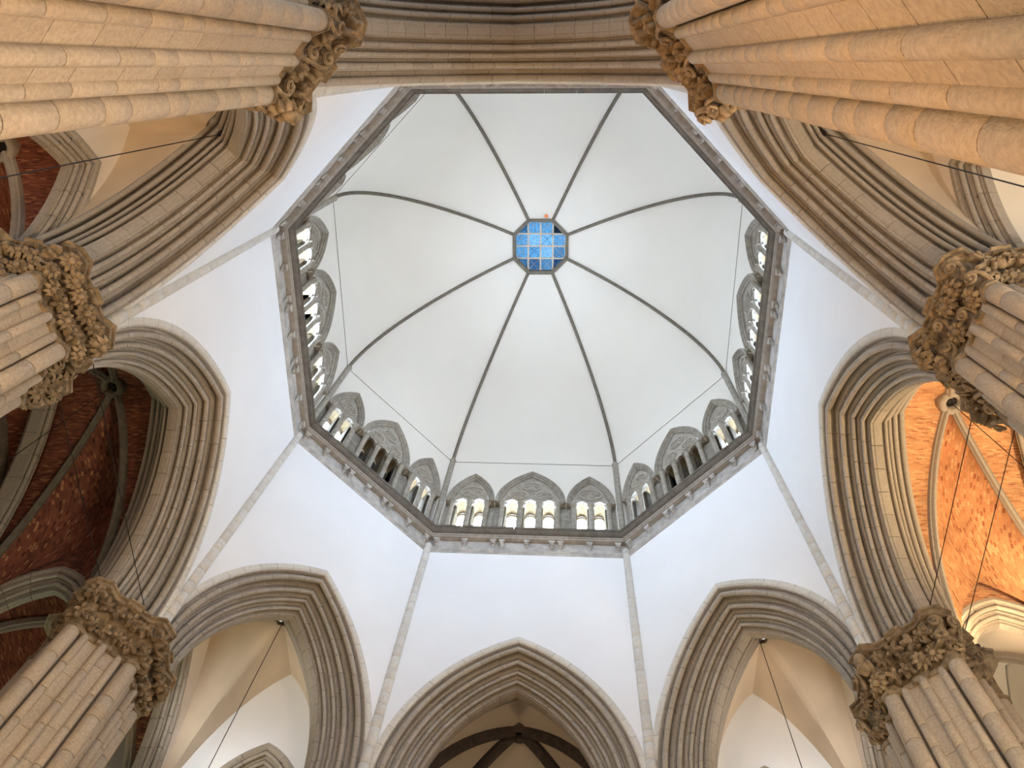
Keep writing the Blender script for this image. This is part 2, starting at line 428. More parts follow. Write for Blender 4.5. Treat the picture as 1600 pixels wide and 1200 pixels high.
# skylight
ZO = 43.2+BD*sin(th_o)
sky = empty('oculus_skylight', (0, 0, ZO)); tag(sky, 'octagonal skylight of blue glass panes at the crown of the dome', 'skylight')
def octo(a, z): return [(CORN[q][0]*a, CORN[q][1]*a, z) for q in 'ABCDEFGH']
g = G()
ro, ri = octo(1.82, 0), octo(1.61, 0)
for i in range(8):
    j = (i+1) % 8
    a, b, c_, d = [Vector(p) for p in (ro[i], ro[j], ri[j], ri[i])]
    lo = Vector((0, 0, -.14)); hi = Vector((0, 0, .5)); md = Vector((0, 0, -.2))
    g.loft([[tuple(p+z) for p, z in ((a, lo), (a.lerp(d, .5), md), (d, lo), (d, hi), (a, hi))], [tuple(p+z) for p, z in ((b, lo), (b.lerp(c_, .5), md), (c_, lo), (c_, hi), (b, hi))]])
ob('frame', g.build('frame', 'dark'), sky)
P8 = 3.24/4
def clip_poly(poly, a):        # clip square to octagon of apothem a (corner cuts)
    lim = (1+S)*a
    for sx in (1, -1):
        for sy in (1, -1):
            out = []
            for i in range(len(poly)):
                p, q_ = poly[i], poly[(i+1) % len(poly)]
                dp = lim-(sx*p[0]+sy*p[1]); dq = lim-(sx*q_[0]+sy*q_[1])
                if dp >= 0: out.append(p)
                if dp*dq < 0:
                    t = dp/(dp-dq); out.append((p[0]+(q_[0]-p[0])*t, p[1]+(q_[1]-p[1])*t))
            poly = out
    return poly
tone = [[1, 0, 0, 3], [0, 4, 4, 0], [0, 0, 4, 1], [1, 2, 1, 2]]
for r in range(4):
    for c_ in range(4):
        x0, y0 = -1.62+P8*c_, -1.62+P8*r
        poly = clip_poly([(x0+.03, y0+.03), (x0+P8-.03, y0+.03), (x0+P8-.03, y0+P8-.03), (x0+.03, y0+P8-.03)], 1.62)
        cx = sum(p[0] for p in poly)/len(poly); cy = sum(p[1] for p in poly)/len(poly)
        k = len(poly)
        v = [(x, y, .22) for x, y in poly]+[(cx, cy, .52)]+[(x, y, .26) for x, y in poly]+[(cx, cy, .56)]
        f = [(i, (i+1) % k, k) for i in range(k)]+[(k+1+(i+1) % k, k+1+i, 2*k+1) for i in range(k)]+[(i, k+1+i, k+1+(i+1) % k, (i+1) % k) for i in range(k)]
        pn = ob('pane', mk('pane', v, f, 'blue%d' % tone[r][c_]), sky)
        if k == 4 or True:
            gg = G()
            for x, y in poly:
                gg.sweep([(x, y, .20), (cx, cy, .50)], circ(.012, 4))
            ob('hip_bar', gg.build('hip_bar', 'metal' if (r+c_) % 3 else 'glassdark'), pn)
for k in range(5):
    t = -1.62+P8*k
    if k in (0, 4): continue
    ln = 1.61
    ob('glazing_bar', G().box(t-.05, t+.05, -ln, ln, .12, .24).build('glazing_bar', 'metal'), sky)
    ob('glazing_bar', G().box(-ln, ln, t-.045, t+.045, .11, .23).build('glazing_bar', 'metal'), sky)
g = G().lathe([(.02, -.12), (.09, -.10), (.11, -.04), (.10, .05), (.03, .08)], 12)
o = ob('round_detector', g.build('round_detector', 'orange', 40), None, (.36, -2.02, ZO-.16)); tag(o, 'small orange round detector beside the blue skylight', 'detector')

# ------------------------------------------------------------------ drum walls and gallery windows
ZW0, ZSP = 35.55, 38.72
WIN = [(-3.2, 1.30, 3.0, 2), (0.0, 1.88, 3.42, 3), (3.2, 1.30, 3.0, 2)]      # centre, hood half span, rise, lancets
def tref(u, w):                # cusped lancet head height over its springing for |u|<=w
    t = abs(u)/w
    e, R = pointed(w, w*1.35); base = sqrt(max(0, R*R-(abs(u)+e)**2))
    return base
def build_window(k, hsp, rise, nl):
    """meshes of one gallery window in its local frame (x along wall, y outward, z from springing), k = width factor"""
    w = hsp*k; P = {}
    e, R = pointed(w, rise); te = acos(e/R)
    # archivolt: three stepped rolls
    prof = [(.0, 0), (-.10, .0), (-.12, .05), (-.10, .10), (-.05, .11), (-.06, .15), (-.02, .19), (.03, .19), (.03, .23), (.08, .27), (.14, .27), (.14, .31), (.22, .31), (.25, 0)]
    g = G()
    for sd in (1, -1):
        q = arc_piece(prof, e, R, 0, 0, None, sd, 12, 1.0, 0); g.add(q.v, q.f)
    P['archivolt'] = g.build('archivolt', 'gal', 30)
    wi = w-.30; ei, Ri = e, R-.30
    # columns and lancets
    cols = [(-wi*.93+2*wi*.93*i/nl) for i in range(nl+1)]
    lan = [((cols[i]+cols[i+1])/2, (cols[i+1]-cols[i])/2-.185) for i in range(nl)]
    def top(x): return sqrt(max(0, Ri*Ri-(abs(x)+ei)**2))
    def bot(x):
        for c_, lw in lan:
            if abs(x-c_) < lw:
                u = abs(x-c_)/lw
                b = tref(x-c_, lw)
                cusp = .11*abs(sin(u*pi*1.5))**3
                return b*.95-cusp+.22
        return -.02
    xs = set([-wi, wi])
    for c_, lw in lan:
        for i in range(13): xs.add(c_-lw*.999+2*lw*.999*i/12)
        xs.add(c_-lw-.001); xs.add(c_+lw+.001)
    xs = sorted(xs); v = []; f = []
    for yy in (.16, .30):
        for x in xs:
            b = bot(x); t = max(b+.02, top(x)+.05); v += [(x, yy, b), (x, yy, t)]
    m_ = len(xs)
    for i in range(m_-1):
        a = 2*i; b = a+2; A = a+2*m_; B = b+2*m_
        f += [(a, b, b+1, a+1), (A, A+1, B+1, B), (a, A, B, b), (a+1, b+1, B+1, A+1)]
    f += [(0, 1, 2*m_+1, 2*m_), (2*m_-2, 4*m_-2, 4*m_-1, 2*m_-1)]
    P['tympanum'] = mk('tympanum', v, f, 'gal')
    # blind tracery: rings with cusped lobes
    rings = [(0, top(0)*.50, min(wi*.62, .64))] if nl == 2 else [(0, top(0)*.66, .46*k+.04), (-.70*k, top(0)*.34, .44*k+.03), (.70*k, top(0)*.34, .44*k+.03)]
    tr = []
    for cx, cz, rr in rings:
        g = G()
        g.sweep([(cx+rr*cos(2*pi*i/20), .15, cz+rr*.86*sin(2*pi*i/20)) for i in range(20)], [(-.035, -.05), (.035, -.05), (.035, .03), (-.035, .03)], lambda i: (0, 1, 0), closed=True)
        nl_ = 6
        ls = []
        for i in range(48):
            t = 2*pi*i/48; rad = rr*(.55+.22*cos(nl_*t)); ls.append((cx+rad*cos(t), .15, cz+rad*.86*sin(t)))
        g.sweep(ls, [(-.022, -.035), (.022, -.035), (.022, .03), (-.022, .03)], lambda i: (0, 1, 0), closed=True)
        tr.append(g.build('tracery_ring', 'trac', 30))
    P['tracery'] = tr
    sub = []
    for c_, lw in lan:
        g = G(); l2 = lw+.10; pts = []
        e2, R2 = pointed(l2, l2*1.45); te2 = acos(e2/R2)
        for i in range(9): pts.append((c_-(-e2+R2*cos(te2*i/8)), .14, R2*sin(te2*i/8)))
        for i in range(7, -1, -1): pts.append((c_+(-e2+R2*cos(te2*i/8)), .14, R2*sin(te2*i/8)))
        g.sweep(pts, [(-.03, -.05), (.03, -.05), (.03, .03), (-.03, .03)], lambda i: (0, 1, 0))
        sub.append(g.build('lancet_rib', 'trac', 30))
    P['sub'] = sub
    # reveal behind each lancet (open tunnel with its window at the far end)
    rev = []; D0, D1 = .30, 1.05; zb = ZW0-ZSP
    for c_, lw in lan:
        e3, R3 = pointed(lw, lw*1.35); te3 = acos(e3/R3); K = 7
        half = [(-e3+R3*cos(te3*i/K), R3*sin(te3*i/K)*.95+.24) for i in range(K+1)]
        inner = [(lw, zb)]+half+[(-x, z) for x, z in half[::-1][1:]]+[(-lw, zb)]
        outer = [(lw+.13, zb)]+[(x*1.0+.13*(1 if i < K else 0), z+.12) for i, (x, z) in enumerate(half)]+[(-x-.13*(1 if i > 0 else 0), z+.12) for i, (x, z) in enumerate(half[::-1][1:], 1)]+[(-lw-.13, zb)]
        nn = len(inner); v = []; f = []
        for yy in (D0, D1):
            v += [(c_+x, yy, z) for x, z in inner]+[(c_+x, yy, z) for x, z in outer]
        for i in range(nn-1):
            f += [(i, i+1, i+1+2*nn, i+2*nn), (nn+i, nn+i+2*nn, nn+i+1+2*nn, nn+i+1), (i, nn+i, nn+i+1, i+1), (2*nn+i, 2*nn+i+1, 3*nn+i+1, 3*nn+i)]
        rv = mk('reveal', v, f, 'reveal')
        pw = lw*.86; e4, R4 = pointed(pw, pw*1.05); te4 = acos(e4/R4)
        hp = [(-e4+R4*cos(te4*i/K), R4*sin(te4*i/K)+.0) for i in range(K+1)]
        pin = [(pw, zb)]+hp+[(-x, z) for x, z in hp[::-1][1:]]+[(-pw, zb)]
        pn = [(c_+x, z) for x, z in pin]
        gp = G(); nn = len(pn)
        gp.add([(x, D1-.02, z) for x, z in pn]+[(x, D1+.03, z) for x, z in pn], [tuple(range(nn)), tuple(range(2*nn-1, nn-1, -1))]+[(i, i+nn, (i+1) % nn+nn, (i+1) % nn) for i in range(nn)])
        v = [(c_+x, D1-.06, z) for x, z in pin]+[(c_+x*1.2, D1-.06, z+.14*(z > zb)) for x, z in pin]
        v += [(x, D1+.06, z) for x, _, z in v]; nn = len(pin); f = []
        for i in range(nn-1):
            f += [(i, i+1, i+1+2*nn, i+2*nn), (nn+i, nn+i+2*nn, nn+i+1+2*nn, nn+i+1), (i, nn+i, nn+i+1, i+1), (2*nn+i, 2*nn+i+1, 3*nn+i+1, 3*nn+i)]
        fr = mk('window_frame', v, f, 'reveal')
        rev.append((rv, gp, fr))
    P['rev'] = rev
    P['cols'] = cols
    edges = [-w-.04]+[x for c_, lw in lan for x in (c_-lw, c_+lw)]+[w+.04]
    P['jambs'] = [G().box(edges[2*i], edges[2*i+1], .30, 1.1, zb, .3).build('jamb_pier', 'gal') for i in range(len(edges)//2)]
    # sill course
    P['sill'] = G().box(-w, w, -.12, .5, zb, zb+.35).build('sill', 'gal')
    return P
colo = G().lathe([(.145, -2.55), (.135, -2.5), (.13, -.36), (.145, -.34), (.13, -.32)], 10).build('colonnette', 'gal', 40)
colcap = G().lathe([(.13, -.33), (.14, -.22), (.175, -.14), (.15, -.12), (.20, -.06), (.19, -.03)], 8)
colcap.box(-.18, .18, -.18, .18, -.04, .03)
for i in range(8):
    t = 2*pi*i/8; colcap.lathe([(.01, -.06), (.045, -.02), (.05, .03), (.01, .06)], 5, (.145*cos(t), .145*sin(t)), -.11)
colcap = colcap.build('capital', 'gal', 40)
colbase = G().box(-.19, .19, -.19, .19, -3.4, -2.82).lathe([(.18, -2.82), (.185, -2.76), (.15, -2.72), (.155, -2.66), (.12, -2.6), (.115, -2.5)], 10).build('base', 'gal', 40)

WNAME = {'front': 'above the choir arch', 'front_right': 'on the lower right gallery side', 'right': 'on the far right gallery side',
         'left': 'on the far left gallery side', 'front_left': 'on the lower left gallery side',
         'back': 'on the hidden gallery side over the view', 'back_left': 'on the upper left gallery side', 'back_right': 'on the upper right gallery side'}
_wc = {}
for side, n in FACES:
    ax = is_ax(n); a = ap(n, AD); rz = rotz(n); k = 1.0 if ax else hw(n, AD)/4.746
    org = (n[0]*a, n[1]*a)
    # wall above the three hoods
    v = []; f = []; xs = []
    H = hw(n, AD)
    xs.append((-H, ZW0)); xs.append((-4.5*k-.001, ZW0))
    for cx, hsp, rise, nl in WIN:
        w = hsp*k; e, R = pointed(w, rise)
        for i in range(-10, 11):
            x = w*i/10; xs.append((cx*k+x, ZSP+sqrt(max(0, R*R-(abs(x)+e)**2))-.06))
    xs.append((4.5*k+.001, ZW0)); xs.append((H, ZW0))
    for yy in (0, .45):
        for x, z in xs: v += [(x*(1+.04*(yy > 0)*(abs(x) > H-.01)), yy, z), (x*(1+.04*(yy > 0)*(abs(x) > H-.01)), yy, ZD+.02)]
    m_ = len(xs)
    for i in range(m_-1):
        p = 2*i; b = p+2; A = p+2*m_; B = b+2*m_
        f += [(p, b, b+1, p+1), (A, A+1, B+1, B), (p, A, B, b)]
    w_ = ob('wall_drum_'+side, mk('wall_drum_'+side, v, f, 'dome', fix=False), None, (*org, 0), rz)
    tag(w_, 'cream drum wall over the gallery windows '+WNAME[side].replace(' gallery', ''), 'wall', kind='structure')
    br = 'back' if side.startswith('back') else ('left' if side == 'left' else 'front' if side.startswith('front') else 'side')
    for wi_, (cx, hsp, rise, nl) in enumerate(WIN):
        key = (ax, nl)
        if key not in _wc: _wc[key] = build_window(k, hsp, rise, nl)
        P = _wc[key]
        wx = cx*k
        e = empty('gallery_window', (org[0]+cos(rz)*wx, org[1]+sin(rz)*wx, ZSP), rz)
        which = ['left-hand two-light', 'wide three-light middle', 'right-hand two-light'][wi_]
        tag(e, which+' traceried stone window '+WNAME[side], 'window', 'traceried windows of the dome gallery', kind='thing')
        ob('archivolt', P['archivolt'], e); ob('tympanum', P['tympanum'], e); ob('sill', P['sill'], e)
        for t in P['jambs']: ob('jamb_pier', t, e)
        for t in P['tracery']: ob('tracery_ring', t, e)
        for t in P['sub']: ob('lancet_rib', t, e)
        for li, (rv, gp, fr) in enumerate(P['rev']):
            ob('reveal', rv, e); ob('window_frame', fr, e)
            dim = (wi_ == 1 and side in ('front_left', 'front_right'))
            mm = 'glassdark' if dim else 'pane_'+br
            kk = (key, li, mm)
            if kk not in _wc: _wc[kk] = gp.build('pane', mm)
            ob('pane', _wc[kk], e)
        for x in P['cols']:
            c_ = ob('colonnette', colo, e, (x, .02, 0)); ob('capital', colcap, c_); ob('base', colbase, c_)

# ------------------------------------------------------------------ clustered piers
# plan points in (tangent, radial) of a corner; tangent points away from its axial arch
PP = {'O1': (-1.15, 2.55), 'S1': (-1.73, .75), 'C0': (0, 0), 'S2': (1.42, .95), 'O2': (1.0, 2.62)}
CHAIN = ['O1', 'S1', 'C0', 'S2', 'O2']
def lerp2(a, b, t): return (a[0]+(b[0]-a[0])*t, a[1]+(b[1]-a[1])*t)
CEN = (-.05, 1.45)
def outn(a, b):
    dx, dy = b[0]-a[0], b[1]-a[1]; l = hypot(dx, dy); nx, ny = dy/l, -dx/l
    mx, my = (a[0]+b[0])/2-CEN[0], (a[1]+b[1])/2-CEN[1]
    return (nx, ny) if nx*mx+ny*my > 0 else (-nx, -ny)
def outline(off_big, off_face, jog=0.0):
    """closed outline around the shafts (list of plan points)"""
    out = []
    names = CHAIN
    for i, nm in enumerate(names):
        p = PP[nm]
        # radial directions of the two neighbouring faces
        nb = []
        if i > 0: nb.append(outn(PP[names[i-1]], p))
        if i < len(names)-1: nb.append(outn(p, PP[names[i+1]]))
        if len(nb) == 1: nb = [nb[0], (0, 1)] if i == 4 else [(0, 1), nb[0]]
        a0 = atan2(nb[0][1], nb[0][0]); a1 = atan2(nb[1][1], nb[1][0])
        d = a1-a0
        while d > pi: d -= 2*pi
        while d < -pi: d += 2*pi
        for t in (-.02, 1.02) if abs(d) < 1.2 else (-.02, .5, 1.02):
            an = a0+d*t; out.append((p[0]+off_big*cos(an), p[1]+off_big*sin(an)))
        if i < len(names)-1:
            q = PP[names[i+1]]; nn = outn(p, q)
            for t, jj in ((.19, 0), (.36, 0), (.38, jog), (.62, jog), (.64, 0), (.81, 0)):
                m = lerp2(p, q, t); out.append((m[0]+nn[0]*(off_face+jj), m[1]+nn[1]*(off_face+jj)))
    return out

# carved pieces
def leaf_mesh():
    g = G(); pts = []
    N_ = 30
    for i in range(N_):
        t = 2*pi*i/N_; r = .23*(.42+.58*abs(cos(2.5*t))**1.3)
        pts.append((r*cos(t), r*sin(t)))
    v = [(x, -.02, z) for x, z in pts]+[(x*.78, -.10-.05*(z < 0), z*.78) for x, z in pts]+[(x*.4, -.07, z*.4) for x, z in pts]+[(0, -.15, 0)]+[(x*.7, .08, z*.7) for x, z in pts]
    f = []
    for i in range(N_):
        j = (i+1) % N_
        f += [(i, j, N_+j, N_+i), (N_+i, N_+j, 2*N_+j, 2*N_+i), (2*N_+i, 2*N_+j, 3*N_), (3*N_+1+j, j, i, 3*N_+1+i)]
    f.append(tuple(range(3*N_+1, 4*N_+1)))
    return mk('leaf', v, f, 'carve', 50)
def rosette_mesh():
    g = G()
    for i in range(9):
        t = 2*pi*i/9
        cx, cz = .13*cos(t), .13*sin(t)
        rings = []
        for u, w, y in ((.03, .02, 0), (.09, .045, -.07), (.16, .055, -.09), (.21, .03, -.03), (.22, .012, .03)):
            rings.append([(u*cos(t)-w*sin(t)*a+0, y+b, u*sin(t)+w*cos(t)*a) for a, b in ((-1, .03), (0, -.02), (1, .03), (0, .07))])
        g.loft(rings)
    g.loft([[(r*cos(2*pi*i/8), y, r*sin(2*pi*i/8)) for i in range(8)] for r, y in ((.02, -.13), (.06, -.12), (.075, -.08), (.07, .05))])
    g.loft([[(r*cos(2*pi*i/8), y, r*sin(2*pi*i/8)) for i in range(8)] for r, y in ((.13, .0), (.16, .10))])
    return g.build('rosette', 'carve', 50)
def curl_mesh():
    g = G(); pts = []
    for i in range(22):
        t = i/21*3.4*pi; r = .13*(1-i/26); pts.append((r*cos(t), -.06-.004*i, r*sin(t)))
    g.sweep(pts, circ(.035, 6), lambda i: (0, 1, 0))
    g.sweep([(.13, -.06, 0), (.12, -.03, -.12), (.06, .0, -.25), (.0, .03, -.33)], circ(.045, 6), lambda i: (0, 1, 0))
    return g.build('crocket', 'carve', 50)
def head_mesh():
    g = G()
    g.loft([[(r*cos(2*pi*i/10), y0+r*1.05*sin(2*pi*i/10), z) for i in range(10)] for r, y0, z in ((.03, -.02, -.2), (.085, -.02, -.17), (.12, -.01, -.08), (.135, 0, .02), (.12, .01, .12), (.13, .02, .14), (.10, .02, .26), (.03, .02, .34))])
    g.loft([[(x*w, -.13-d, z) for x in (-1, 1)]+[(w, -.08, z), (-w, -.08, z)] for w, d, z in ((.03, .02, -.08), (.028, .05, -.05), (.012, .01, .04))])
    for x in (-.05, .05): g.lathe([(.005, -.02), (.025, 0), (.005, .02)], 6, (x, -.125), .03)
    g.loft([[(x*.05, -.12-d, z) for x in (-1, 1)]+[(.05, -.08, z), (-.05, -.08, z)] for d, z in ((0, -.135), (.02, -.12), (0, -.105))])
    return g.build('carved_head', 'carve', 50)
LEAF, ROS, CURL, HEAD = leaf_mesh(), rosette_mesh(), curl_mesh(), head_mesh()

Z0C, Z1C = 19.05, 20.6
PIER_LABEL = {
 'A': 'clustered stone pier below the view, between choir arch and lower left arch',
 'B': 'clustered stone pier below the view, between choir arch and lower right arch',
 'C': 'clustered pier at lower right, its capital carved with a head and curled staff',
 'D': 'clustered pier cut by the right edge beside the orange brick vault',
 'E': 'clustered pier at top right, warmly lit orange-tan shafts',
 'F': 'clustered pier at top left, running in from the left edge',
 'G': 'clustered pier at left edge with daisy-like rosettes on its capital',
 'H': 'clustered pier at lower left with maple-like leaves on its capital'}
_pc = {}
def mirror(pts, mx): return [(mx*x, y) for x, y in pts]
for q, (cx, cy) in CORN.items():
    mx = 1 if q in 'ACEG' else -1
    # tangent must point away from the axial arch
    rd = Vector((cx, cy)).normalized()
    rz = rotz((rd.x, rd.y))                         # local x = tangent (n.y,-n.x), local y = outward
    t = Vector((cos(rz), sin(rz)))
    # axial neighbour direction
    axn = Vector((0, cy)) if abs(cy) > abs(cx) else Vector((cx, 0))
    toward = (axn.normalized()*10-Vector((cx, cy))*10)
    mx = -1 if t.dot(toward) > 0 else 1
    e = empty('clustered_pier', (cx*10.5, cy*10.5, 0), rz); tag(e, PIER_LABEL[q], 'pier', 'clustered piers around the crossing')
    zvis = {'E': 7.0, 'F': 8.5, 'C': 14.0, 'D': 14.0, 'G': 14.0, 'H': 13.0}.get(q, 18.4)
    for nm in ('core', 'bell', 'abacus', 'neck', 'plinth'):
        key = (nm, mx)
        if key not in _pc:
            gg = G()
            if nm == 'core':
                gg.prism(mirror(outline(.06, -.10), mx), 0, 19.2); _pc[key] = gg.build(nm, 'mortar')
            elif nm == 'plinth':
                gg.prism(mirror(outline(.55, .40), mx), 0, .9); gg.prism(mirror(outline(.42, .28), mx), .9, 1.2); _pc[key] = gg.build(nm, 'pier')
            elif nm == 'neck':
                gg.prism(mirror(outline(.27, .08, .08), mx), Z0C-.08, Z0C+.06); _pc[key] = gg.build(nm, 'carve')
            elif nm == 'bell':
                rr = []
                for z, a, b in ((Z0C, .20, -.05), (Z0C+.5, .21, -.03), (Z0C+1.0, .26, .03), (Z1C-.18, .38, .2)):
                    rr.append([(x, y, z) for x, y in mirror(outline(a, b, .03), mx)])
                gg.loft(rr); _pc[key] = gg.build(nm, 'carve', 40)
            else:
                gg.prism(mirror(outline(.66, .42, .12), mx), Z1C-.07, Z1C); gg.prism(mirror(outline(.58, .34, .12), mx), Z1C-.20, Z1C-.07)
                _pc[key] = gg.build(nm, 'carve')
    ob('core', _pc[('core', mx)], e); ob('plinth', _pc[('plinth', mx)], e)
    cap = ob('capital', _pc[('bell', mx)], e); ob('abacus', _pc[('abacus', mx)], cap); ob('neck_ring', _pc[('neck', mx)], cap)
    # shafts
    shafts = [(nm, PP[nm], True) for nm in CHAIN]
    for i in range(4):
        a, b = PP[CHAIN[i]], PP[CHAIN[i+1]]; nn = outn(a, b)
        for tt, oo in ((.21, .0), (.5, .08), (.79, .0)):
            m = lerp2(a, b, tt); shafts.append((CHAIN[i]+CHAIN[i+1], (m[0]+nn[0]*oo, m[1]+nn[1]*oo), False))
    for nm, (px, py), big in shafts:
        seen = nm in ('S1', 'C0', 'S2', 'S1C0', 'C0S2', 'O1S1', 'S2O2') and q not in 'AB'
        zt = Z0C
        z = zvis if seen else zt
        hh = z-1.15
        s_ = ob('engaged_shaft' if big else 'slender_shaft', long_big if big else long_small, e, (mx*px, py, 1.15)); s_.scale = (1, 1, hh)
        if not seen: continue
        # drums are sub-parts of their shaft: undo the shaft's stretch
        while z < zt-.05:
            h = random.choice((.7, .9, 1.05, 1.15)) if zt-z > 1.6 else zt-z
            d = ob('drum', drum_big if big else drum_small, s_, (0, 0, (z-1.15)/hh)); d.scale = (1, 1, (h-.02)/hh); d.rotation_euler.z = random.random()*6; z += h
    # flat faces between slender shafts
    for i in range(4):
        if q in 'AB' and i in (0, 3): continue
        a, b = PP[CHAIN[i]], PP[CHAIN[i+1]]; nn = outn(a, b); L_ = hypot(b[0]-a[0], b[1]-a[1])
        for t0, t1 in ((.24, .5), (.5, .76)):
            key = ('blk', i, t0, mx)
            if key not in _pc:
                p0, p1 = lerp2(a, b, t0), lerp2(a, b, t1); o1, o2 = -.30, .02
                pts = [(p0[0]+nn[0]*o1, p0[1]+nn[1]*o1), (p1[0]+nn[0]*o1, p1[1]+nn[1]*o1), (p1[0]+nn[0]*o2, p1[1]+nn[1]*o2), (p0[0]+nn[0]*o2, p0[1]+nn[1]*o2)]
                _pc[key] = G().prism(mirror(pts, mx), 0, 1).build('face_block', 'pier')
            o = ob('face_block', _pc[key], e, (0, 0, 1.2)); o.scale = (1, 1, zvis-1.2-.015)
            z = zvis
            while z < Z0C-.05:
                h = random.choice((.8, 1.0, 1.15)) if Z0C-z > 1.6 else Z0C-z
                o = ob('face_block', _pc[key], e, (0, 0, z)); o.scale = (1, 1, h-.015); z += h
    if q in 'AB': continue
    random.seed(ord(q))
    # foliage in two rows
    segs = []
    for row, (zr, a, b, step) in enumerate(((Z0C+.40, .32, .11, .43), (Z0C+1.02, .48, .28, .45))):
        ol = outline(a, b, .03)
        L = []
        for i in range(len(ol)-1):
            L.append((hypot(ol[i+1][0]-ol[i][0], ol[i+1][1]-ol[i][1]), ol[i], ol[i+1]))
        tot = sum(l[0] for l in L); n_ = int(tot/step); 
        for k in range(n_):
            s0 = tot*(k+.5*(row % 2)+.25)/n_
            acc = 0
            for l, p, p2 in L:
                if acc+l >= s0 or (l, p, p2) == L[-1]:
                    tt = (s0-acc)/l; break
                acc += l
            x, y = lerp2(p, p2, min(1, max(0, tt)))
            dx, dy = p2[0]-p[0], p2[1]-p[1]; l = hypot(dx, dy) or 1
            nx, ny = dy/l, -dx/l
            if nx*(x-CEN[0])+ny*(y-CEN[1]) < 0: nx, ny = -nx, -ny
            if y > 2.35: continue
            if q == 'G': me = random.choice((ROS, ROS, ROS, LEAF))
            elif q == 'H': me = LEAF
            elif q == 'D': me = random.choice((LEAF, CURL, ROS, CURL))
            else: me = random.choice((LEAF, LEAF, CURL, ROS))
            x *= mx; nx *= mx
            rot = atan2(nx, -ny)*1.0
            sc = random.uniform(1.05, 1.42)*(1.05 if row else .95)
            mw = Matrix.Translation((x, y, zr+random.uniform(-.07, .07))) @ Matrix.Rotation(atan2(-nx, ny)+pi, 4, 'Z') @ Matrix.Rotation(radians(random.uniform(5, 30)), 4, 'X') @ Matrix.Rotation(random.uniform(-.7, .7), 4, 'Y') @ Matrix.Scale(sc, 4)
            ob({'leaf': 'leaf', 'rosette': 'rosette', 'crocket': 'crocket'}[me.name.split('.')[0]], me, cap, mw=mw)
    # large ornament on the corner shaft
    big = {'C': HEAD, 'F': HEAD, 'E': CURL, 'D': ROS, 'G': ROS, 'H': LEAF}[q]
    mw = Matrix.Translation((0, -.50, Z0C+.92)) @ Matrix.Rotation(radians(12), 4, 'X') @ Matrix.Scale(1.45, 4)
    ob(big.name.split('.')[0], big, cap, mw=mw)
    if q == 'C':
        mw = Matrix.Translation((-.42*1, -.30, Z0C+1.0)) @ Matrix.Rotation(-.6, 4, 'Z') @ Matrix.Scale(1.25, 4); ob('crocket', CURL, cap, mw=mw)

# ------------------------------------------------------------------ side bays and vaults
def base_h(mval, h):
    e, R = pointed(1.0, 1.55); return h/1.55*sqrt(max(0, R*R-(mval+e)**2))
def vault(name, cx, cy, hx, hy, zs, h, m, uvb=False, cut=None, N_=16, thick=.22, crease=30, kx=1.0, ky=1.0):
    ts = [sin(pi/2*i/N_) for i in range(-N_, N_+1)]
    v = []; idx = {}
    for j, b in enumerate(ts):
        for i, a in enumerate(ts):
            # pointed cells that meet on the diagonals; kx, ky < 1 let a cell's ridge slope down towards its wall
            A, B = abs(a), abs(b); lo, hi = min(A, B), max(A, B); kk = ky if B > A else kx
            z = base_h(hi, h)+(base_h(lo, h)-base_h(hi, h))*(1-(1-kk)*hi*hi)
            idx[(i, j)] = len(v); v.append((cx+a*hx, cy+b*hy, zs+z))
    n1 = len(v); v += [(x, y, z+thick) for x, y, z in v]
    f = []; K = 2*N_
    for j in range(K):
        for i in range(K):
            p, q_, r, s_ = idx[(i, j)], idx[(i+1, j)], idx[(i+1, j+1)], idx[(i, j+1)]
            same = (i < N_) == (j < N_)
            tris = [(p, q_, r), (p, r, s_)] if same else [(p, q_, s_), (q_, r, s_)]
            for t in tris:
                f.append(t[::-1]); f.append(tuple(k+n1 for k in t))
    me = bpy.data.meshes.new(name); me.from_pydata(v, [], f)
    ul = me.uv_layers.new(name='UVMap')
    for p in me.polygons:
        c_ = p.center; a, b = abs((c_.x-cx)/hx), abs((c_.y-cy)/hy)
        for li in p.loop_indices:
            co = me.vertices[me.loops[li].vertex_index].co
            arc = (zs+h-co.z)*1.1
            if a < b and ky < 1: ul.data[li].uv = (abs(co.y-cy)+(zs+h-co.z)*.8, (co.x-cx)*1.25)
            elif a < b: ul.data[li].uv = (co.y, (co.x-cx)+arc*(1 if co.x > cx else -1))
            else: ul.data[li].uv = (co.x+37, (co.y-cy)+arc*(1 if co.y > cy else -1))
    if cut:
        bm = bmesh.new(); bm.from_mesh(me)
        bmesh.ops.bisect_plane(bm, geom=bm.verts[:]+bm.edges[:]+bm.faces[:], plane_co=cut[0], plane_no=cut[1], clear_inner=True)
        bm.to_mesh(me); bm.free()
    me.materials.append(M[m]); me.polygons.foreach_set('use_smooth', [True]*len(me.polygons)); me.set_sharp_from_angle(angle=radians(crease)); me.update()
    return me
def pz(mval, zs, h):
    e, R = pointed(1.0, 1.55); return zs+h/1.55*sqrt(max(0, R*R-(mval+e)**2))
RIBP = [(-.15, .1), (-.15, -.08), (-.10, -.12), (-.09, -.20), (-.05, -.25), (.05, -.25), (.09, -.20), (.10, -.12), (.15, -.08), (.15, .1)]
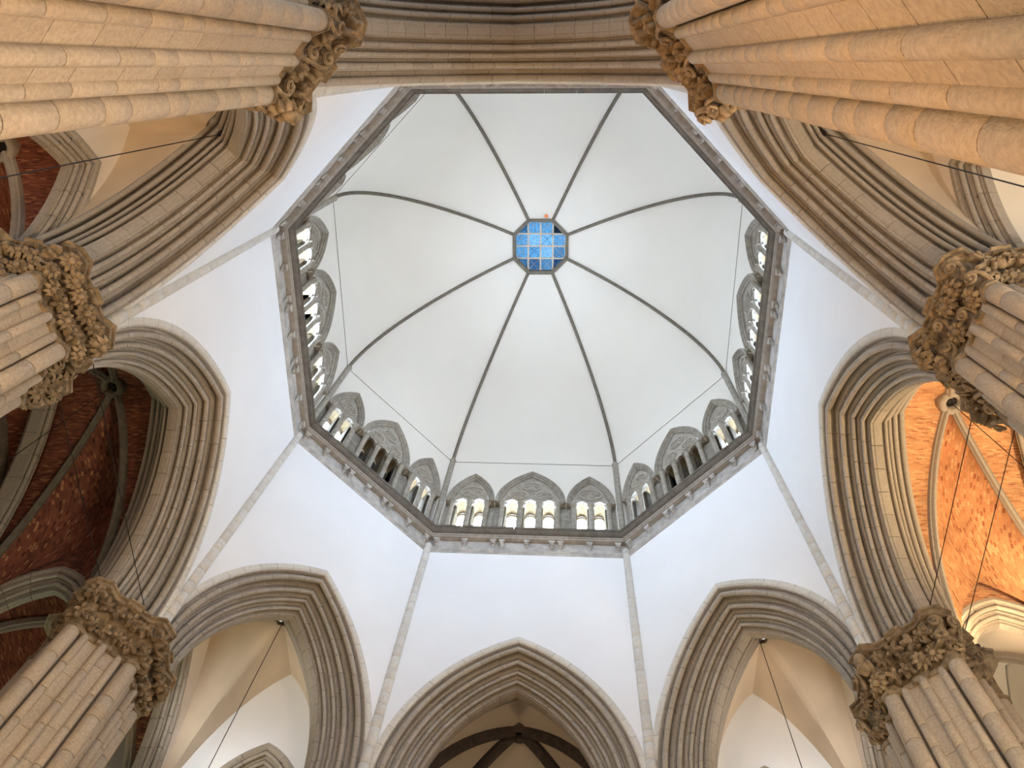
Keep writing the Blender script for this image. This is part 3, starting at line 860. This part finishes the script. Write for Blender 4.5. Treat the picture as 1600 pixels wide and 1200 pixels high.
def ribbed(name, label, cx, cy, hx, hy, zs, h, webmat, ribmat, bossr=.33, rs=.78, ky=1.0, cat='vault'):
    e = empty(name, (cx, cy, zs)); tag(e, label, cat, kind='structure')
    ob('web', vault('web', 0, 0, hx, hy, 0, h, webmat, ky=ky), e)
    for sx in (1, -1):
        for sy in (1, -1):
            pts = []
            for i in range(1, 25):
                m_ = sin(pi/2*i/24); pts.append((sx*m_*hx, sy*m_*hy, pz(m_, 0, h)-.02))
            pr = [(a*rs, b*rs) for a, b in RIBP]
            ob('rib', G().sweep(pts, pr).build('rib', ribmat, 40), e)
    g = G(); ring = [(bossr*cos(2*pi*i/18), bossr*sin(2*pi*i/18), h-.30) for i in range(18)]
    g.sweep(ring, [(-.12, .3), (-.12, -.02), (-.07, -.10), (0, -.13), (.07, -.10), (.12, -.02), (.12, .3)], closed=True)
    ob('boss', g.build('boss', ribmat, 40), e)
    ob('boss_hole_shade', G().lathe([(bossr*.98, .1), (bossr*.98, -.02)], 14, (0, 0), h-.12).build('boss_hole_shade', 'wire'), e)  # dark disc stands in for the shade inside the open boss
    return e

# transept and choir vaults
ribbed('ceiling_transept_right', 'orange brick rib vault glowing beyond the right arch', 15.15, 0, 2.15, 4.6, 18.6, 10.0, 'brick', 'stone', ky=.57)
ribbed('ceiling_transept_left', 'dark red brick rib vault beyond the left arch', -15.15, 0, 2.15, 4.6, 18.6, 10.0, 'brick_shaded', 'dark', ky=.57)
ribbed('ceiling_transept_right_end', 'farther brick vault past the right transept edge', 19.9, 0, 2.65, 4.6, 18.6, 10.0, 'brick', 'stone', ky=.57)
ribbed('ceiling_transept_left_end', 'second dark brick vault at the far left edge', -19.9, 0, 2.65, 4.6, 18.6, 10.0, 'brick_shaded', 'dark', ky=.57)
ribbed('ceiling_choir', 'dim plaster rib vault with dark ribs beyond the choir arch', 0, 15.55, 4.6, 2.45, 18.6, 9.6, 'cream', 'ribdark', .3, 1.25)
ribbed('ceiling_choir_end', 'farther dim choir vault below the frame', 0, 20.3, 4.6, 2.3, 18.6, 9.6, 'cream', 'ribdark', .3, 1.25)

# simple moulded arches in bay walls
SMALL = [('hood', [(-.05, 0), (-.05, .12), (.0, .17), (.14, .17), (.14, 0)], 'stone', 1.0),
         ('order', roll(.02, .17, .22, .38, .07), 'stone', 1.0),
         ('order', roll(.22, .38, .40, .58, .07), 'stone', 1.0),
         ('soffit', [(.40, .58), (.40, .68), (.62, .68), (.62, .48), (.40, .48)], 'stone', 1.0)]
def bay_wall(name, label, alabel, org, rz, half, top, w, rise, zsp, mwall, cx=0.0, thick=.6, group='smaller arches in the bay walls', orders=SMALL):
    e_, R_ = pointed(w, rise)
    v = []; f = []
    arc = full_arc(e_, R_-.08, 12)
    xs = [(half[0], 0.0)]+[(cx-x, zsp+z) for x, z in arc]+[(cx+x, zsp+z) for x, z in arc[::-1][1:]]+[(half[1], 0.0)]
    # solid jambs down to the floor on either side
    xl = cx-(w-.08); xr = cx+(w-.08)
    xs = [(half[0], 0.0), (xl-.001, 0.0)]+[(cx-x, zsp+z) for x, z in arc]+[(cx+x, zsp+z) for x, z in arc[::-1][1:]]+[(xr+.001, 0.0), (half[1], 0.0)]
    for yy in (0, thick):
        for x, z in xs: v += [(x, yy, z), (x, yy, top)]
    k = len(xs)
    for i in range(k-1):
        a = 2*i; b = a+2; A = a+2*k; B = b+2*k
        f += [(a, b, b+1, a+1), (A, A+1, B+1, B), (a, A, B, b), (a+1, b+1, B+1, A+1)]
    f += [(0, 1, 2*k+1, 2*k), (2*k-2, 4*k-2, 4*k-1, 2*k-1)]
    wl = ob(name, mk(name, v, f, mwall), None, org, rz); tag(wl, label, 'wall', kind='structure')
    em = empty('bay_arch', (org[0]+cos(rz)*cx, org[1]+sin(rz)*cx, zsp), rz); tag(em, alabel, 'arch', group)
    for me, loc, ry in arch_meshes(('small', w, rise, len(orders)), orders, e_, R_, 0):
        o = ob('voussoir', me, em); o.location = loc; o.rotation_euler = (0, ry, 0)
    # straight jamb mouldings below the springing
    for sd in (1, -1):
        gg = G()
        for nm, prof, m_, ln in orders: gg.add(*(lambda P_: (P_.v, P_.f))(G().loft([[(sd*(w-p), d, z) for d, p in prof] for z in (-zsp, -.01)])))
        ob('jamb', gg.build('jamb', 'stone', 32), em)

XW = 12.1
COR = {'front_left': (-1, 1), 'front_right': (1, 1), 'back_left': (-1, -1), 'back_right': (1, -1)}
for nm, (sx, sy) in COR.items():
    cx, cy = 9.3*sx, 9.3*sy
    hx = XW-9.3+.05
    o = ob('ceiling_bay_'+nm, vault('ceiling_bay_'+nm, cx, cy, hx, hx, 18.0, 9.15, 'web', cut=((sx*Q*13.42, sy*Q*13.42, 0), (sx, sy, 0)), crease=80)); tag(o, 'tan plaster groin vault of the %s corner bay' % nm.replace('_', ' ').replace('front', 'lower').replace('back', 'upper'), 'vault', kind='structure')
    place = nm.replace('_', ' ').replace('front', 'lower').replace('back', 'upper')
    # wall toward the transept aisle, faces the crossing
    yc = 9.2 if sy > 0 else -8.45
    n = (sx, 0); rz = rotz(n); u0 = (yc)*(-sx)                     # local x = tangent = (n.y,-n.x)
    lo, hi = sorted(((5.0*sy)*(-sx), (12.7*sy)*(-sx)))
    bay_wall('wall_bay_'+nm, 'cream side wall of the %s corner bay' % place, 'foreshortened moulded arch in the side wall of the %s bay' % place,
             (sx*XW, 0, 0), rz, (lo, hi), 28.5, 2.75, 6.1, 19.0, 'cream', cx=u0)
    if sy > 0:
        n = (0, 1)
        bay_wall('wall_bay_end_'+nm, 'pale end wall of the %s corner bay' % place, 'small pointed arch in the end wall of the %s bay' % place,
                 (0, XW, 0), 0, (min(sx*5.0, sx*12.7), max(sx*5.0, sx*12.7)), 28.5, 1.95, 3.2, 20.35, 'wall', cx=8.95*sx)
    # aisle vault beyond
    web = 'brick_shaded' if sx < 0 else 'cream'
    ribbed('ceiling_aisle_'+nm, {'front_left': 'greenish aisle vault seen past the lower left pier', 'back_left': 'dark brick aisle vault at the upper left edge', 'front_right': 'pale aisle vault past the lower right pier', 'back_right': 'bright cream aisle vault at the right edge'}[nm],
           sx*15.15, sy*8.9, 2.3, 3.75, 17.6, 7.9, web, 'stone', .36, .9)
    if sy > 0:
        ribbed('ceiling_choir_aisle_'+nm, 'unlit aisle vault behind the %s end wall' % place, sx*8.95, 15.6, 3.3, 2.6, 17.6, 7.4, 'brick_shaded', 'stone', .3, .9)
    # wall between transept and aisle with its low arch
    n = (0, sy); rz = rotz(n)
    lo, hi = sorted((12.7*sx*sy, 21.9*sx*sy))
    bay_wall('wall_transept_'+nm, ('brightly lit' if sx > 0 else 'dim')+' transept side wall at the %s' % place, ('glowing' if sx > 0 else 'dim')+' low pointed arch in the transept side wall, %s' % place,
             (0, 4.75*sy, 0), rz, (lo, hi), 29.2, 2.15, 2.85, 20.8, 'brick' if sx > 0 else 'brick_shaded', cx=15.25*sx*sy)

# transverse arches across the transepts
TR = [('order', roll(.0, .0, .22, .22, .08), 'stone', .9), ('soffit', [(.22, .10), (.22, .36), (.62, .36), (.62, .10)], 'stone', .9),
      ('order', [(.84-d, p) for d, p in roll(.0, .0, .22, .22, .08)], 'stone', .9)]
for sx, lab in ((-1, 'plain transverse arch crossing the dark brick vault'), (1, 'plain transverse arch crossing the orange brick vault')):
    w, rise = 4.55, 9.75; e_, R_ = pointed(w, rise)
    for xx, lb in ((17.1, lab), (12.95, None)):
        if lb is None: continue
        em = empty('transverse_arch', (sx*xx, 0, 18.6), rotz((sx, 0))); tag(em, lb, 'arch')
        for me, loc, ry in arch_meshes(('trans',), TR, e_, R_, 0):
            o = ob('voussoir', me, em); o.location = loc; o.rotation_euler = (0, ry, 0)

# outer walls of the transepts, aisles and choir (close the building beyond what the photo shows)
for nm, lab, x0, x1, y0, y1 in (('end_left', 'end wall closing the left transept', -22.8, -22.2, -5.2, 5.2), ('end_right', 'end wall closing the right transept', 22.2, 22.8, -5.2, 5.2),
        ('aisle_left_front', 'outer wall of the left aisle bay past the lower left pier', -18.1, -17.5, 5.35, 13.4), ('aisle_left_back', 'outer wall of the left aisle bay past the upper left pier', -18.1, -17.5, -13.4, -5.35),
        ('aisle_right_front', 'outer wall of the right aisle bay past the lower right pier', 17.5, 18.1, 5.35, 13.4), ('aisle_right_back', 'outer wall of the right aisle bay past the upper right pier', 17.5, 18.1, -13.4, -5.35),
        ('choir_end', 'end wall closing the choir', -5.2, 5.2, 22.7, 23.3), ('choir_side_left', 'choir side wall beyond the lower left arch', -5.2, -4.7, 13.4, 22.7), ('choir_side_right', 'choir side wall beyond the lower right arch', 4.7, 5.2, 13.4, 22.7),
        ('choir_aisle_left', 'end wall of the choir aisle beyond the lower left bay', -12.8, -5.2, 18.2, 18.8), ('choir_aisle_right', 'end wall of the choir aisle beyond the lower right bay', 5.2, 12.8, 18.2, 18.8),
        ('choir_outer_left', 'outer wall of the left choir aisle', -13.2, -12.7, 12.7, 18.8), ('choir_outer_right', 'outer wall of the right choir aisle', 12.7, 13.2, 12.7, 18.8),
        ('aisle_close_left', 'front wall of the left aisle bay', -17.5, -12.7, 12.7, 13.3), ('aisle_close_right', 'front wall of the right aisle bay', 12.7, 17.5, 12.7, 13.3)):
    o = ob('wall_'+nm, G().box(x0, x1, y0, y1, 0, 30).build('wall_'+nm, 'brick_shaded' if 'left' in nm and 'aisle_left' in nm else 'cream')); tag(o, lab, 'wall', kind='structure')
ribbed('ceiling_nave', 'brick rib vault of the nave just behind the overhead arch', 0, -15.2, 4.7, 2.6, 18.6, 10.0, 'brick', 'stone')
ribbed('ceiling_nave_far', 'second brick rib vault of the nave behind the camera', 0, -20.3, 4.7, 2.6, 18.6, 10.0, 'brick', 'stone')

# ------------------------------------------------------------------ cables
def cable(label, a, b, r=.014, sag=0.0, group='hanging lamp cables'):
    a, b = Vector(a), Vector(b); pts = [a.lerp(b, i/8)-Vector((0, 0, sag*4*(i/8)*(1-i/8))) for i in range(9)]
    base = pts[-1] if b.z < a.z else pts[0]
    g = G().sweep([p-a for p in pts], circ(r, 6), (lambda i: (1, 0, 0)) if abs((b-a).normalized().z) > .7 else None)
    o = ob('cable', g.build('cable', 'wire', 50), None, a); tag(o, label, 'cable', group)
    g = G().lathe([(.02, -.10), (.09, -.06), (.10, 0), (.10, .05)], 10)
    if sag == 0: ob('ceiling_rose', g.build('ceiling_rose', 'wire', 40), o)
for (sx, sy), lab in (((-1, 1), 'black cable hanging from the lower left bay vault'), ((1, 1), 'black cable hanging from the lower right bay vault'),
                      ((-1, -1), 'black cable hanging in the upper left bay'), ((1, -1), 'black cable hanging in the upper right bay')):
    cable(lab, (9.13*sx, 9.1*sy, 26.95), (9.13*sx, 9.1*sy, 6.0))
cable('black cable dropping from the boss of the orange brick vault', (15.1, 0, 28.4), (15.1, 0, 6.0))
cable('thin cable dropping from the boss of the dark brick vault', (-15.15, 0, 28.4), (-15.15, 0, 6.0))
for lab, x in (('taut black tie cable across the right transept arch, nearer the crossing', 11.8), ('taut black tie cable across the right transept, farther in', 12.9),
               ('taut black tie cable across the left transept, farther in', -11.9), ('taut black tie cable across the left transept arch, nearer the crossing', -10.75)):
    cable(lab, (x, -4.3, 20.66), (x, 4.3, 20.66), .013, .02, 'tie cables across the transept arches')

# ------------------------------------------------------------------ lamps
def floodlight(label, loc, target, energy, color, size=.35, spot=None, blend=.6):
    loc = Vector(loc); d = (Vector(target)-loc).normalized()
    e = empty('floodlight', loc); tag(e, label, 'lamp', 'floodlights')
    rot = d.to_track_quat('-Z', 'Y')
    h = ob('housing', G().box(-.2, .2, -.15, .15, .03, .2).build('housing', 'lampbody'), e); h.rotation_mode = 'QUATERNION'; h.rotation_quaternion = rot
    b = ob('bracket', G().box(-.22, -.20, -.02, .02, -.3, .1).box(.20, .22, -.02, .02, -.3, .1).box(-.22, .22, -.02, .02, -.32, -.30).build('bracket', 'lampbody'), e)
    ld = bpy.data.lights.new('floodlight_bulb', 'SPOT'); ld.energy = energy; ld.color = color; ld.shadow_soft_size = size; ld.spot_size = spot or radians(150); ld.spot_blend = blend
    lo = bpy.data.objects.new('floodlight_bulb', ld); COL.objects.link(lo); lo.parent = e; lo.rotation_mode = 'QUATERNION'; lo.rotation_quaternion = rot
    lo.location = d*.02
floodlight('small floodlight behind the lower right capital, lighting the orange vault', (13.45, 4.45, 20.85), (16.2, 2.6, 27), 900, (1.0, .66, .34), spot=radians(120))
floodlight('floodlight on the right transept side wall, near the lower right pier', (17.0, 4.2, 18.6), (15.4, -1.0, 28.0), 1300, (1.0, .70, .37), spot=radians(84))
floodlight('floodlight on the right transept side wall, near the right edge pier', (17.0, -4.2, 18.6), (15.6, 1.6, 27.5), 2500, (1.0, .70, .35), spot=radians(84))
floodlight('unseen white fill lamp added behind the lower left capital to brighten the bay end wall', (-11.3, 7.3, 20.9), (-9.4, 12.1, 24.2), 420, (1.0, .97, .93), spot=radians(78))  # unseen lamp, added to whiten the left bay's end wall
floodlight('unseen white fill lamp added behind the lower right capital to brighten the bay end wall', (11.3, 7.3, 20.9), (9.4, 12.1, 24.2), 420, (1.0, .95, .90), spot=radians(78))  # also an added, unseen lamp, for the right bay's end wall
floodlight('floor uplight in the crossing aimed at the top right pier', (-3.0, -4.5, .5), (5.0, -11.2, 15.5), 4400, (1.0, .47, .16), .3, radians(56), 1.0)
floodlight('floor uplight in the crossing aimed at the top left pier', (3.4, -4.5, .5), (-5.0, -11.2, 15.5), 2800, (1.0, .62, .36), .3, radians(56), 1.0)
lan_body = G().lathe([(.05, .55), (.28, .40), (.30, .36), (.30, -.30), (.22, -.38), (.05, -.5)], 8).build('lantern_body', 'lamp', 30)
def lantern(label, x, y, z, energy, color):
    e = empty('pendant_lantern', (x, y, z)); tag(e, label, 'lantern', 'pendant lanterns below the vaults')
    ob('shade', lan_body, e)
    g = G().lathe([(.03, .9), (.03, .6), (.34, .52), (.36, .42), (.31, .42)], 8).build('cap', 'lampbody'); ob('cap', g, e)
    ld = bpy.data.lights.new('lantern_bulb', 'POINT'); ld.energy = energy; ld.color = color; ld.shadow_soft_size = .5
    lo = bpy.data.objects.new('lantern_bulb', ld); COL.objects.link(lo); lo.parent = e; lo.location = (0, 0, 1.6)
for (sx, sy), pl, en in (((-1, 1), 'lower left', 330), ((1, 1), 'lower right', 650), ((-1, -1), 'upper left', 2600), ((1, -1), 'upper right', 2400)):
    lantern('lantern hanging far below the %s bay vault' % pl, 9.13*sx, 9.1*sy, 5.1, en, (1.0, .66, .34))
lantern('lantern hanging in the left aisle past the lower left pier', -15.15, 8.9, 6, 900, (.72, 1.0, .70))
lantern('lantern hanging in the right aisle past the lower right pier', 15.15, 8.9, 6, 1500, (1.0, .88, .68))
lantern('lantern hanging in the right aisle past the upper right pier', 15.15, -8.9, 6, 3000, (1.0, .90, .72))
lantern('lantern hanging in the left transept', -15.15, 0, 5.1, 30, (1.0, .6, .35))
